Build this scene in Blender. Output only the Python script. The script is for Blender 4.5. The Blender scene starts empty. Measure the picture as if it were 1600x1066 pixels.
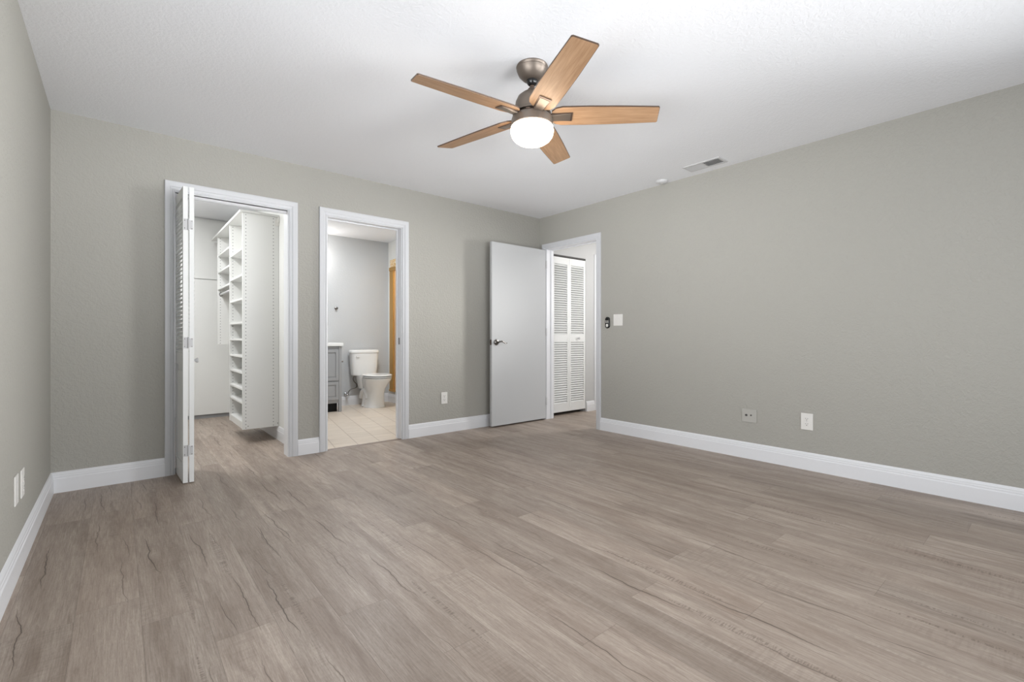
import bpy, bmesh, math, random
from mathutils import Vector, Matrix

random.seed(7)
S = bpy.context.scene
COL = S.collection

# ------------------------------------------------------------------ camera, world, lights, exposure
CAMH = 0.997
cam_data = bpy.data.cameras.new('camera')
cam_data.sensor_width = 36.0
cam_data.lens = 729.0 / 1600.0 * 36.0
cam_data.shift_y = -7.0 / 1600.0
cam_data.clip_start = 0.02
cam = bpy.data.objects.new('camera', cam_data)
cam.location = (0, 0, CAMH)
cam.rotation_euler = (math.radians(90), 0, math.radians(-40.1))
COL.objects.link(cam)
S.camera = cam

S.view_settings.view_transform = 'Standard'
S.view_settings.look = 'None'
S.view_settings.exposure = 0.09
S.view_settings.gamma = 1.0
S.view_settings.use_curve_mapping = False
try:
    S.cycles.max_bounces = 10
    S.cycles.diffuse_bounces = 6
    S.cycles.use_denoising = True
    S.cycles.sample_clamp_indirect = 4.0
except Exception:
    pass

world = bpy.data.worlds.new('world')
S.world = world
world.use_nodes = True
wb = world.node_tree.nodes['Background']
wb.inputs[0].default_value = (0.75, 0.86, 1.0, 1)
wb.inputs[1].default_value = 0.6


def area(name, loc, rot, sx, sy, power, color=(1, 1, 1), spread=None):
    l = bpy.data.lights.new(name, 'AREA')
    l.shape = 'RECTANGLE'
    l.size = sx
    l.size_y = sy
    l.energy = power
    l.color = color
    if spread is not None:
        l.spread = math.radians(spread)
    o = bpy.data.objects.new(name, l)
    o.location = loc
    o.rotation_euler = rot
    COL.objects.link(o)
    return o


def R(*a):
    return tuple(math.radians(v) for v in a)


DAY = (0.965, 0.985, 1.0)
# daylight through the windows of the wall behind the camera, the hall window, the small room lamps, plus added unseen fills
area('daylight_rear_window', (1.8, -1.27, 1.12), R(90, 0, 0), 3.0, 1.2, 19, DAY)
area('daylight_rear_window_direct', (1.8, -1.265, 1.22), R(90, 0, 0), 3.0, 1.2, 14, DAY, spread=110)
area('added_ceiling_fill_rear', (1.8, -1.26, 1.0), R(104, 0, 8), 3.0, 0.8, 9.0, DAY, spread=36)  # narrow up-tilted fill added to brighten the ceiling; no blinds are modelled
area('added_side_fill', (3.965, -0.6, 1.42), R(92, 0, 58), 1.0, 1.3, 26, DAY, spread=60)  # aimed fill added to brighten the left wall, out of view
area('daylight_left_window', (-0.355, 1.1, 1.35), R(90, 0, -90), 2.2, 1.4, 8, DAY)
area('daylight_left_window_direct', (-0.352, 1.1, 1.35), R(92, 0, -90), 2.2, 1.4, 17, DAY, spread=90)
area('added_ceiling_fill_left', (-0.350, 1.1, 1.0), R(106, 0, -66), 2.2, 0.8, 8, DAY, spread=50)  # added up-tilted fill for the far ceiling and back corner, no blinds behind it
area('daylight_hall_window', (6.02, 2.66, 1.62), R(90, 0, 90), 0.42, 0.8, 30, (1.0, 0.99, 0.97))
area('daylight_hall_window_direct', (6.01, 2.66, 1.62), R(84, 0, 78), 0.30, 0.7, 10.5, (1.0, 0.99, 0.97), spread=38)
area('added_hall_fill', (5.0, 3.2, 2.41), R(0, 0, 0), 0.35, 0.35, 8, (1.0, 0.98, 0.95))  # unseen fill added to brighten the hall
area('closet_ceiling_lamp', (0.42, 5.55, 2.40), R(0, 0, 0), 0.22, 0.22, 13, (0.975, 0.99, 1.0))
area('added_closet_fill', (0.05, 4.72, 2.40), R(0, 0, 0), 0.22, 0.22, 21, (0.975, 0.99, 1.0))  # second closet light, added to brighten the front panel of the tower
area('bathroom_ceiling_lamp', (2.3, 5.35, 2.41), R(0, 0, 0), 0.4, 0.4, 27, (0.92, 0.96, 1.0))
area('shower_lamp', (3.6, 6.2, 2.38), R(0, 0, 0), 0.2, 0.2, 12, (1.0, 0.90, 0.72))


# ------------------------------------------------------------------ materials
def lin(c):
    return tuple(((v / 255.0) / 12.92 if v / 255.0 <= 0.04045 else ((v / 255.0 + 0.055) / 1.055) ** 2.4) for v in c) + (1.0,)


class NT:
    def __init__(self, name):
        self.m = bpy.data.materials.new(name)
        self.m.use_nodes = True
        self.t = self.m.node_tree
        self.b = self.t.nodes['Principled BSDF']

    def n(self, typ, **kw):
        nd = self.t.nodes.new(typ)
        for k, v in kw.items():
            setattr(nd, k, v)
        return nd

    def l(self, a, b):
        self.t.links.new(a, b)

    def math(self, op, a, b=None, c=None, clamp=False):
        nd = self.n('ShaderNodeMath', operation=op)
        nd.use_clamp = clamp
        for i, v in enumerate((a, b, c)):
            if v is None:
                continue
            if isinstance(v, (int, float)):
                nd.inputs[i].default_value = v
            else:
                self.l(v, nd.inputs[i])
        return nd.outputs[0]

    def vec(self, x, y, z=0.0):
        nd = self.n('ShaderNodeCombineXYZ')
        for i, v in enumerate((x, y, z)):
            if isinstance(v, (int, float)):
                nd.inputs[i].default_value = v
            else:
                self.l(v, nd.inputs[i])
        return nd.outputs[0]

    def noise(self, vec, scale=1.0, detail=3.0, rough=0.5, dist=0.0):
        nd = self.n('ShaderNodeTexNoise')
        nd.inputs['Scale'].default_value = scale
        nd.inputs['Detail'].default_value = detail
        nd.inputs['Roughness'].default_value = rough
        nd.inputs['Distortion'].default_value = dist
        if vec is not None:
            self.l(vec, nd.inputs['Vector'])
        return nd.outputs['Fac']

    def rand(self, vec):
        nd = self.n('ShaderNodeTexWhiteNoise')
        nd.noise_dimensions = '3D'
        self.l(vec, nd.inputs['Vector'])
        return nd.outputs['Value']

    def ramp(self, fac, a, b, va=0.0, vb=1.0):
        nd = self.n('ShaderNodeMapRange')
        nd.clamp = True
        self.l(fac, nd.inputs[0])
        for i, v in zip((1, 2, 3, 4), (a, b, va, vb)):
            nd.inputs[i].default_value = v
        return nd.outputs[0]

    def mix(self, fac, a, b, mode='MIX'):
        nd = self.n('ShaderNodeMixRGB', blend_type=mode)
        for i, v in enumerate((fac, a, b)):
            if isinstance(v, (int, float)):
                nd.inputs[i].default_value = v
            elif isinstance(v, tuple):
                nd.inputs[i].default_value = v
            else:
                self.l(v, nd.inputs[i])
        return nd.outputs[0]

    def bump(self, h, strength=0.2, dist=0.002):
        nd = self.n('ShaderNodeBump')
        nd.inputs['Strength'].default_value = strength
        nd.inputs['Distance'].default_value = dist
        self.l(h, nd.inputs['Height'])
        self.l(nd.outputs[0], self.b.inputs['Normal'])

    def obj(self):
        return self.n('ShaderNodeTexCoord').outputs['Object']

    def xyz(self, v):
        nd = self.n('ShaderNodeSeparateXYZ')
        self.l(v, nd.inputs[0])
        return nd.outputs


def plain(name, rgb, rough=0.5, metal=0.0, var=0.03, spec=None, bump=0.0, bscale=60):
    t = NT(name)
    c = lin(rgb)
    v = t.obj()
    nz = t.noise(v, bscale, 2.0)
    col = t.mix(nz, tuple(x * (1 - var) for x in c[:3]) + (1,), tuple(min(1, x * (1 + var)) for x in c[:3]) + (1,))
    t.l(col, t.b.inputs['Base Color'])
    t.b.inputs['Roughness'].default_value = rough
    t.b.inputs['Metallic'].default_value = metal
    if spec is not None:
        t.b.inputs['Specular IOR Level'].default_value = spec
    if bump:
        t.bump(nz, bump, 0.001)
    return t.m


def plaster(name, rgb, strength=0.42, scale=55, dist=0.003, rough=0.75):
    t = NT(name)
    v = t.obj()
    n1 = t.noise(v, scale, 3.0, 0.55, 0.6)
    n2 = t.noise(v, scale * 0.38, 2.0, 0.5, 0.3)
    h = t.math('ADD', t.ramp(n1, 0.42, 0.62), t.math('MULTIPLY', n2, 0.8))
    c = lin(rgb)
    big = t.noise(v, 1.3, 2.0)
    col = t.mix(big, tuple(x * 0.98 for x in c[:3]) + (1,), tuple(x * 1.02 for x in c[:3]) + (1,))
    t.l(col, t.b.inputs['Base Color'])
    t.b.inputs['Roughness'].default_value = rough
    t.b.inputs['Specular IOR Level'].default_value = 0.25
    t.bump(h, strength, dist)
    return t.m


M = {}
M['greige'] = plaster('greige_wall_paint', (167, 165, 158))
M['bathpaint'] = plaster('bathroom_wall_paint', (198, 200, 202), 0.15)
M['hallpaint'] = plaster('hall_wall_paint', (192, 192, 192), 0.15)
M['whitewall'] = plaster('white_closet_paint', (226, 226, 223), 0.12)
M['ceil'] = plaster('white_ceiling_texture', (236, 237, 240), 0.3, 62, 0.0025)
M['trim'] = plain('white_gloss_trim_paint', (226, 227, 230), 0.35, var=0.01)
M['casing'] = plain('white_casing_paint', (202, 203, 206), 0.4, var=0.01)
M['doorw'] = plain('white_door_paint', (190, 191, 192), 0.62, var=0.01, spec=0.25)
M['louver'] = plain('white_louver_paint', (228, 229, 228), 0.42, var=0.01)
M['melamine'] = plain('white_melamine', (224, 224, 222), 0.4, var=0.01)
M['kick'] = plain('grey_toe_kick', (150, 151, 153), 0.5)
M['steel'] = plain('dark_nickel', (120, 116, 112), 0.3, 1.0)
M['chrome'] = plain('chrome', (215, 215, 218), 0.12, 1.0)
M['dark'] = plain('painted_recess_shade', (18, 17, 16), 0.8)  # near-black that paints in the shade of the void under the vanity
M['black'] = plain('black_plastic', (14, 14, 15), 0.25)
M['plastic'] = plain('white_plastic', (224, 222, 218), 0.35, var=0.01)
M['greigeplate'] = plain('wall_coloured_plate', (176, 174, 168), 0.45, var=0.01)
M['slot'] = plain('grey_slot', (70, 68, 66), 0.6)
M['porcelain'] = plain('white_porcelain', (236, 236, 235), 0.12, var=0.005)
M['vanity'] = plain('grey_vanity_paint', (158, 159, 161), 0.45, var=0.01)
M['counter'] = plain('white_cultured_marble', (238, 238, 236), 0.2, var=0.01)
M['gold'] = plain('gold_shower_frame', (200, 156, 88), 0.3, 0.6)
M['bronze'] = plain('brushed_bronze', (118, 108, 99), 0.42, 0.7, var=0.05)
M['bronzed'] = plain('dark_bronze', (92, 76, 66), 0.4, 0.6)
M['hose'] = plain('braided_hose', (110, 105, 100), 0.4, 0.7)
M['brownstrip'] = plain('brown_transition_strip', (120, 104, 92), 0.5)
M['showertile'] = plain('cream_shower_tile', (226, 210, 184), 0.3, var=0.02)
M['hinge'] = plain('painted_hinge', (196, 196, 197), 0.55, 0.0)
M['ventw'] = plain('white_vent_metal', (206, 206, 207), 0.4, var=0.01)
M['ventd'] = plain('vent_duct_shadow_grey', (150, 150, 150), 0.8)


def mat_glass():
    t = NT('amber_patterned_glass')
    v = t.obj()
    n = t.noise(v, 26, 3.0, 0.6, 1.5)
    col = t.mix(t.ramp(n, 0.4, 0.62), lin((216, 168, 100)), lin((255, 240, 206)))
    t.l(col, t.b.inputs['Base Color'])
    t.b.inputs['Roughness'].default_value = 0.15
    t.bump(n, 0.6, 0.01)
    return t.m


M['amber'] = mat_glass()


def mat_obscure():
    t = NT('obscure_shower_glass')
    v = t.obj()
    t.b.inputs['Base Color'].default_value = lin((250, 244, 228))
    t.b.inputs['Transmission Weight'].default_value = 0.9
    t.b.inputs['Roughness'].default_value = 0.35
    t.b.inputs['IOR'].default_value = 1.2
    t.bump(t.noise(v, 40, 2.0), 0.3, 0.003)
    return t.m


M['obscure'] = mat_obscure()


def mat_globe():
    t = NT('lit_alabaster_glass')
    v = t.obj()
    n = t.noise(t.vec(t.math('MULTIPLY', t.xyz(v)[0], 7.0), t.math('MULTIPLY', t.xyz(v)[1], 7.0), t.math('MULTIPLY', t.xyz(v)[2], 22.0)), 1.0, 3.0, 0.5, 1.0)
    col = t.mix(t.ramp(n, 0.38, 0.62), (1.0, 0.80, 0.60, 1), (1.0, 0.92, 0.80, 1))
    t.b.inputs['Base Color'].default_value = lin((240, 225, 205))
    t.l(col, t.b.inputs['Emission Color'])
    t.b.inputs['Emission Strength'].default_value = GLOBE
    t.b.inputs['Roughness'].default_value = 0.2
    return t.m


GLOBE = 14.0
M['globe'] = mat_globe()


def mat_lamp():
    t = NT('lit_lamp_diffuser')
    n = t.noise(t.obj(), 5.0)
    t.l(t.mix(n, (1, 0.95, 0.88, 1), (1, 0.98, 0.94, 1)), t.b.inputs['Emission Color'])
    t.b.inputs['Emission Strength'].default_value = 3.0
    return t.m


M['lamp'] = mat_lamp()


def mat_blade():
    t = NT('light_oak_blade')
    x, y, z = t.xyz(t.obj())
    g = t.noise(t.vec(t.math('MULTIPLY', x, 5.0), t.math('MULTIPLY', y, 70.0), 0.0), 1.0, 4.0, 0.6, 0.4)
    g2 = t.noise(t.vec(t.math('MULTIPLY', x, 14.0), t.math('MULTIPLY', y, 320.0), 3.0), 1.0, 3.0, 0.6)
    f = t.math('ADD', t.math('MULTIPLY', g, 0.65), t.math('MULTIPLY', g2, 0.35))
    col = t.mix(t.ramp(f, 0.32, 0.68), lin((140, 106, 76)), lin((176, 142, 110)))
    t.l(col, t.b.inputs['Base Color'])
    t.b.inputs['Roughness'].default_value = 0.5
    return t.m


M['blade'] = mat_blade()


def mat_floor():
    t = NT('greige_oak_planks')
    x, y, z = t.xyz(t.obj())
    PW, PL = 0.18, 1.22
    xr = t.math('DIVIDE', t.math('ADD', x, 10.02), PW)
    row = t.math('FLOOR', xr)
    fx = t.math('FRACT', xr)
    off = t.rand(t.vec(row, 3.7, 1.1))
    yr = t.math('ADD', t.math('DIVIDE', t.math('ADD', y, 10.0), PL), t.math('MULTIPLY', off, 7.0))
    idx = t.math('FLOOR', yr)
    fy = t.math('FRACT', yr)
    pid = t.vec(row, idx, 0.5)
    r1 = t.rand(pid)
    r2 = t.rand(t.vec(row, idx, 7.5))
    sh = t.math('MULTIPLY', r1, 37.0)
    sh2 = t.math('MULTIPLY', r2, 53.0)

    def cc(sx, sy, extra=0.0):
        return t.vec(t.math('ADD', t.math('MULTIPLY', x, sx), sh),
                     t.math('ADD', t.math('MULTIPLY', y, sy), sh2), extra)

    # bands of tone inside a plank
    broad = t.noise(cc(9.0, 0.9), 1.0, 3.0, 0.55, 0.7)
    mid = t.noise(cc(36.0, 2.6, 4.0), 1.0, 4.0, 0.62, 0.6)
    fine = t.noise(cc(210.0, 9.0, 9.0), 1.0, 4.0, 0.7, 0.5)
    speck = t.noise(cc(420.0, 60.0, 17.0), 1.0, 2.0, 0.6)
    cloud = t.noise(cc(6.0, 3.2, 2.0), 1.0, 4.0, 0.65)
    base = t.mix(t.ramp(broad, 0.28, 0.66), lin((152, 137, 125)), lin((185, 172, 160)))
    base = t.mix(t.ramp(mid, 0.38, 0.78, 0.0, 0.45), base, lin((128, 113, 101)))
    base = t.mix(t.ramp(cloud, 0.50, 0.78, 0.0, 0.30), base, lin((190, 178, 166)))
    base = t.mix(t.ramp(cloud, 0.28, 0.45, 0.35, 0.0), base, lin((126, 112, 101)))
    grain = t.math('ADD', t.math('MULTIPLY', fine, 0.7), t.math('MULTIPLY', speck, 0.3))
    base = t.mix(t.ramp(grain, 0.34, 0.66, 0.0, 0.62), base, lin((112, 98, 88)))
    tone = t.ramp(r1, 0.0, 1.0, 0.93, 1.16)
    base = t.mix(1.0, base, t.n_gray(tone), 'MULTIPLY')

    def stroke(seglen, seed, prob, width, wob, slant, fade=0.5):
        """one mark per stretch of board, running with the grain"""
        sr = t.math('ADD', t.math('DIVIDE', t.math('ADD', y, 10.0), seglen), t.math('MULTIPLY', t.rand(t.vec(row, seed, 9.0)), 9.0))
        si = t.math('FLOOR', sr)
        fs = t.math('FRACT', sr)
        k1 = t.rand(t.vec(row, si, seed + 0.3))
        k2 = t.rand(t.vec(row, si, seed + 5.3))
        k3 = t.rand(t.vec(row, si, seed + 8.3))
        w1 = t.math('SUBTRACT', t.noise(t.vec(t.math('MULTIPLY', y, 5.0), t.math('MULTIPLY', k1, 40.0), seed), 1.0, 1.0), 0.5)
        w2 = t.math('SUBTRACT', t.noise(t.vec(t.math('MULTIPLY', y, 26.0), t.math('MULTIPLY', k2, 40.0), seed), 1.0, 2.0), 0.5)
        c = t.math('ADD', t.math('MULTIPLY', k1, 0.7), 0.15)
        c = t.math('ADD', c, t.math('MULTIPLY', w1, wob))
        c = t.math('ADD', c, t.math('MULTIPLY', w2, wob * 0.22))
        c = t.math('ADD', c, t.math('MULTIPLY', t.math('MULTIPLY', t.math('SUBTRACT', fs, 0.5), t.math('SUBTRACT', k3, 0.5)), slant))
        d = t.math('MULTIPLY', t.math('ABSOLUTE', t.math('SUBTRACT', fx, c)), PW)
        env = t.math('MULTIPLY', t.math('MULTIPLY', fs, t.math('SUBTRACT', 1.0, fs)), 4.0)
        env = t.ramp(env, 0.35, 1.0)
        ww = t.math('MULTIPLY', t.math('MULTIPLY', env, width), t.math('ADD', t.math('MULTIPLY', k2, 0.8), 0.4))
        m = t.math('SUBTRACT', 1.0, t.math('DIVIDE', d, t.math('ADD', ww, 0.00002)), None, True)
        on = t.math('LESS_THAN', k3, prob)
        return t.math('MULTIPLY', t.math('MULTIPLY', t.ramp(m, 0.0, fade), on), t.ramp(env, 0.0, 0.08))

    crack = t.math('MAXIMUM', stroke(0.62, 2.0, 0.62, 0.0028, 0.30, 0.45), stroke(0.38, 12.0, 0.38, 0.0018, 0.22, 0.5))
    halo = stroke(0.62, 2.0, 0.62, 0.014, 0.30, 0.45, 1.0)
    base = t.mix(t.math('MULTIPLY', halo, 0.28), base, lin((116, 101, 90)))
    base = t.mix(t.math('MULTIPLY', crack, 0.78), base, lin((74, 62, 54)))
    # soft darker heartwood bands
    band = stroke(1.0, 27.0, 0.55, 0.045, 0.5, 0.5, 1.0)
    base = t.mix(t.math('MULTIPLY', band, 0.34), base, lin((112, 97, 86)))
    # small knots, only in a few spots
    kn = t.n('ShaderNodeTexVoronoi')
    kn.inputs['Scale'].default_value = 1.0
    t.l(cc(6.0, 2.4, 5.0), kn.inputs['Vector'])
    kx = t.xyz(kn.outputs['Color'])
    knot = t.math('MULTIPLY', t.ramp(kn.outputs['Distance'], 0.02, 0.085, 1.0, 0.0), t.math('LESS_THAN', kx[0], 0.22))
    base = t.mix(t.math('MULTIPLY', knot, 0.42), base, lin((90, 77, 67)))
    # rows of cross-grain saw marks
    sn = t.noise(cc(26.0, 130.0, 31.0), 1.0, 2.0, 0.6)
    smask = stroke(0.75, 33.0, 0.30, 0.022, 0.10, 0.2, 0.6)
    saw = t.math('MULTIPLY', t.ramp(sn, 0.46, 0.60), smask)
    base = t.mix(t.math('MULTIPLY', saw, 0.50), base, lin((92, 79, 70)))
    # faint cross-cut ripple on some boards
    rip = t.noise(cc(9.0, 95.0, 51.0), 1.0, 2.0, 0.5)
    rmask = t.math('MULTIPLY', t.ramp(t.noise(cc(8.0, 1.6, 61.0), 1.0, 1.0), 0.5, 0.62), t.math('LESS_THAN', r2, 0.6))
    base = t.mix(t.math('MULTIPLY', t.math('MULTIPLY', t.ramp(rip, 0.45, 0.6), rmask), 0.16), base, lin((104, 90, 80)))
    # seams
    ex = t.math('MULTIPLY', t.math('MINIMUM', fx, t.math('SUBTRACT', 1.0, fx)), PW)
    ey = t.math('MULTIPLY', t.math('MINIMUM', fy, t.math('SUBTRACT', 1.0, fy)), PL)
    e = t.math('MINIMUM', ex, ey)
    seam = t.ramp(e, 0.0004, 0.0016, 1.0, 0.0)
    base = t.mix(t.math('MULTIPLY', seam, 0.38), base, lin((92, 80, 72)))
    t.l(base, t.b.inputs['Base Color'])
    t.l(t.ramp(fine, 0.3, 0.7, 0.36, 0.50), t.b.inputs['Roughness'])
    t.b.inputs['Specular IOR Level'].default_value = 0.35
    h = t.math('SUBTRACT', t.math('MULTIPLY', fine, 0.4), t.math('ADD', crack, seam))
    t.bump(h, 0.25, 0.0012)
    return t.m


def _gray(self, v):
    return self.vec(v, v, v)


NT.n_gray = _gray
M['floor'] = mat_floor()


def mat_tile():
    t = NT('beige_bathroom_tile')
    x, y, z = t.xyz(t.obj())
    a = math.radians(-9.8)
    ca, sa = math.cos(a), math.sin(a)
    # axis u across the tile columns, v along them
    u = t.math('SUBTRACT', t.math('MULTIPLY', x, ca), t.math('MULTIPLY', y, -sa))
    u = t.math('ADD', t.math('MULTIPLY', x, ca), t.math('MULTIPLY', y, sa))
    v = t.math('SUBTRACT', t.math('MULTIPLY', y, ca), t.math('MULTIPLY', x, sa))
    T = 0.2075
    ur = t.math('DIVIDE', t.math('ADD', u, 10 * T + TILEU), T)
    vr = t.math('DIVIDE', t.math('ADD', v, 10 * T), T)
    fu, fv = t.math('FRACT', ur), t.math('FRACT', vr)
    eu = t.math('MULTIPLY', t.math('MINIMUM', fu, t.math('SUBTRACT', 1.0, fu)), T)
    ev = t.math('MULTIPLY', t.math('MINIMUM', fv, t.math('SUBTRACT', 1.0, fv)), T)
    gu = t.ramp(eu, 0.0022, 0.0036, 1.0, 0.0)
    gv = t.ramp(ev, 0.0016, 0.003, 0.6, 0.0)
    g = t.math('MAXIMUM', gu, gv)
    r = t.rand(t.vec(t.math('FLOOR', ur), t.math('FLOOR', vr), 1.0))
    n = t.noise(t.vec(t.math('MULTIPLY', u, 5.0), t.math('MULTIPLY', v, 26.0), r), 1.0, 3.0, 0.6)
    c = t.mix(t.ramp(n, 0.3, 0.7), lin((206, 192, 176)), lin((222, 209, 194)))
    c = t.mix(1.0, c, t.n_gray(t.ramp(r, 0, 1, 0.96, 1.03)), 'MULTIPLY')
    c = t.mix(g, c, lin((168, 150, 134)))
    t.l(c, t.b.inputs['Base Color'])
    t.b.inputs['Roughness'].default_value = 0.35
    t.bump(t.math('SUBTRACT', 1.0, g), 0.3, 0.002)
    return t.m


TILEU = 0.09
M['tile'] = mat_tile()


def mat_drilled():
    """white melamine with two columns of shelf-pin holes; local x runs back from the front edge"""
    t = NT('drilled_white_melamine')
    x, y, z = t.xyz(t.obj())
    P = 0.032
    fz = t.math('SUBTRACT', t.math('FRACT', t.math('DIVIDE', z, P)), 0.5)
    dz = t.math('MULTIPLY', fz, P)

    def dots(cx):
        dx = t.math('SUBTRACT', x, cx)
        d = t.math('SQRT', t.math('ADD', t.math('MULTIPLY', dx, dx), t.math('MULTIPLY', dz, dz)))
        return t.ramp(d, 0.0036, 0.0056, 1.0, 0.0)

    m = t.math('MAXIMUM', dots(0.028), dots(0.262))
    c = t.mix(t.math('MULTIPLY', m, 0.72), lin((224, 224, 222)), lin((92, 92, 92)))
    t.l(c, t.b.inputs['Base Color'])
    t.b.inputs['Roughness'].default_value = 0.4
    return t.m


M['drilled'] = mat_drilled()


# ------------------------------------------------------------------ mesh helpers (all coordinates in world space)
def BM():
    return bmesh.new()


def box(bm, a, b, mat=None):
    x0, y0, z0 = a
    x1, y1, z1 = b
    vs = [bm.verts.new(p) for p in ((x0, y0, z0), (x1, y0, z0), (x1, y1, z0), (x0, y1, z0),
                                    (x0, y0, z1), (x1, y0, z1), (x1, y1, z1), (x0, y1, z1))]
    if mat is not None:
        for v in vs:
            v.co = mat @ v.co
    for f in ((3, 2, 1, 0), (4, 5, 6, 7), (0, 1, 5, 4), (1, 2, 6, 5), (2, 3, 7, 6), (3, 0, 4, 7)):
        bm.faces.new([vs[i] for i in f])
    return bm


def prism(bm, pts, vec):
    """closed polygon pts (3-D) pushed along vec"""
    vec = Vector(vec)
    a = [bm.verts.new(p) for p in pts]
    b = [bm.verts.new(Vector(p) + vec) for p in pts]
    n = len(pts)
    bm.faces.new(a)
    bm.faces.new(list(reversed(b)))
    for i in range(n):
        j = (i + 1) % n
        bm.faces.new((a[j], a[i], b[i], b[j]))
    return bm


def loft(bm, rings, cap=True):
    vr = [[bm.verts.new(p) for p in r] for r in rings]
    n = len(rings[0])
    for k in range(len(vr) - 1):
        for i in range(n):
            j = (i + 1) % n
            bm.faces.new((vr[k][i], vr[k][j], vr[k + 1][j], vr[k + 1][i]))
    if cap:
        bm.faces.new(list(reversed(vr[0])))
        bm.faces.new(vr[-1])
    return bm


def lathe(bm, c, prof, seg=32, axis='z', mat=None):
    """prof: (radius, height) pairs about point c"""
    rings = []
    for r, h in prof:
        ring = []
        for i in range(seg):
            a = 2 * math.pi * i / seg
            u, v = r * math.cos(a), r * math.sin(a)
            if axis == 'z':
                p = Vector((u, v, h))
            elif axis == 'y':
                p = Vector((u, h, v))
            else:
                p = Vector((h, u, v))
            if mat is not None:
                p = mat @ p
            ring.append(Vector(c) + p)
        rings.append(ring)
    return loft(bm, rings)


def tube(bm, pts, rad, seg=10):
    pts = [Vector(p) for p in pts]
    rings = []
    up = Vector((0, 0, 1))
    for i, p in enumerate(pts):
        d = (pts[min(i + 1, len(pts) - 1)] - pts[max(i - 1, 0)]).normalized()
        s = d.cross(up)
        if s.length < 1e-3:
            s = d.cross(Vector((1, 0, 0)))
        s.normalize()
        u = s.cross(d).normalized()
        r = rad[i] if isinstance(rad, (list, tuple)) else rad
        rings.append([p + s * (r * math.cos(2 * math.pi * k / seg)) + u * (r * math.sin(2 * math.pi * k / seg)) for k in range(seg)])
    return loft(bm, rings)


def smoothpts(pts, n=6):
    """Catmull-Rom"""
    P = [Vector(p) for p in pts]
    P = [2 * P[0] - P[1]] + P + [2 * P[-1] - P[-2]]
    out = []
    for i in range(1, len(P) - 2):
        for k in range(n):
            t = k / n
            a, b, c, d = P[i - 1], P[i], P[i + 1], P[i + 2]
            out.append(0.5 * ((2 * b) + (-a + c) * t + (2 * a - 5 * b + 4 * c - d) * t * t + (-a + 3 * b - 3 * c + d) * t ** 3))
    out.append(P[-2])
    return out


def wloc(o):
    v = Vector(o.location)
    while o.parent is not None:
        o = o.parent
        v = v + Vector(o.location)
    return v


def obj(name, bm, m, parent=None, origin=None, bevel=0.0, smooth=False, seg=2):
    """one mesh object; bm is in world coordinates"""
    bmesh.ops.recalc_face_normals(bm, faces=bm.faces)
    if origin is None:
        xs = [v.co for v in bm.verts]
        lo = Vector((min(c.x for c in xs), min(c.y for c in xs), min(c.z for c in xs)))
        hi = Vector((max(c.x for c in xs), max(c.y for c in xs), max(c.z for c in xs)))
        origin = Vector(((lo.x + hi.x) / 2, (lo.y + hi.y) / 2, lo.z))
    origin = Vector(origin)
    for v in bm.verts:
        v.co -= origin
    me = bpy.data.meshes.new(name)
    bm.to_mesh(me)
    bm.free()
    me.materials.append(M[m] if isinstance(m, str) else m)
    if smooth:
        for p in me.polygons:
            p.use_smooth = True
    o = bpy.data.objects.new(name, me)
    if parent is not None:
        o.parent = parent
        o.location = origin - wloc(parent)
    else:
        o.location = origin
    COL.objects.link(o)
    if bevel:
        b = o.modifiers.new('bevel', 'BEVEL')
        b.width = bevel
        b.segments = seg
        b.limit_method = 'ANGLE'
        b.angle_limit = math.radians(40)
        b.harden_normals = False
    if smooth:
        try:
            o.modifiers.new('wn', 'WEIGHTED_NORMAL').keep_sharp = True
        except Exception:
            pass
    return o


def smooth_by_angle(o, deg=35):
    me = o.data
    bm = bmesh.new()
    bm.from_mesh(me)
    for e in bm.edges:
        if len(e.link_faces) == 2 and e.calc_face_angle(0) > math.radians(deg):
            e.smooth = False
        else:
            e.smooth = True
    for f in bm.faces:
        f.smooth = True
    bm.to_mesh(me)
    bm.free()
    return o


def empty(name, loc, label=None, cat=None, group=None, kind=None):
    o = bpy.data.objects.new(name, None)
    o.empty_display_size = 0.1
    o.location = loc
    COL.objects.link(o)
    tag(o, label, cat, group, kind)
    return o


def tag(o, label=None, cat=None, group=None, kind=None):
    for k, v in (('label', label), ('category', cat), ('group', group), ('kind', kind)):
        if v:
            o[k] = v
    return o


def struct(name, bm, m, label=None, cat=None, **kw):
    return tag(obj(name, bm, m, origin=(0, 0, 0), **kw), label, cat, None, 'structure')


# ------------------------------------------------------------------ room shell
XL, XR, YB, YR, H = -0.333, 3.94, 4.15, -1.30, 2.44
WT = 0.12
YB2 = YB + WT            # 4.27
XR2 = XR + WT            # 4.06
CLX0, CLX1 = 0.310, 1.068     # closet opening
BX0, BX1 = 1.392, 2.092       # bathroom opening
DY0, DY1 = 3.268, 4.032       # hall doorway in the right wall
OH = 2.045                    # head height

LW0, LW1, SW0, SW1 = -0.1, 2.3, -1.15, -0.05
b = BM()
box(b, (-0.6, -1.5, -0.1), (XR + 2.4, YB + 0.06, 0))
box(b, (-0.6, YB + 0.06, -0.1), (1.245, 7.4, 0))
box(b, (3.3, YB + 0.06, -0.1), (XR + 2.4, 4.95, 0))
struct('floor', b, 'floor', 'greige oak plank floor running through bedroom, closet and hall', 'floor')
b = BM()
box(b, (1.245, YB + 0.06, -0.1), (3.3, 7.0, 0.0))
struct('floor_bathroom', b, 'tile', 'beige tiled bathroom floor behind the second doorway', 'floor')
b = BM()
box(b, (-0.6, -1.5, H), (XR + 2.4, 7.4, H + 0.1))
struct('ceiling', b, 'ceil', 'white textured ceiling above the whole room', 'ceiling')

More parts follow.
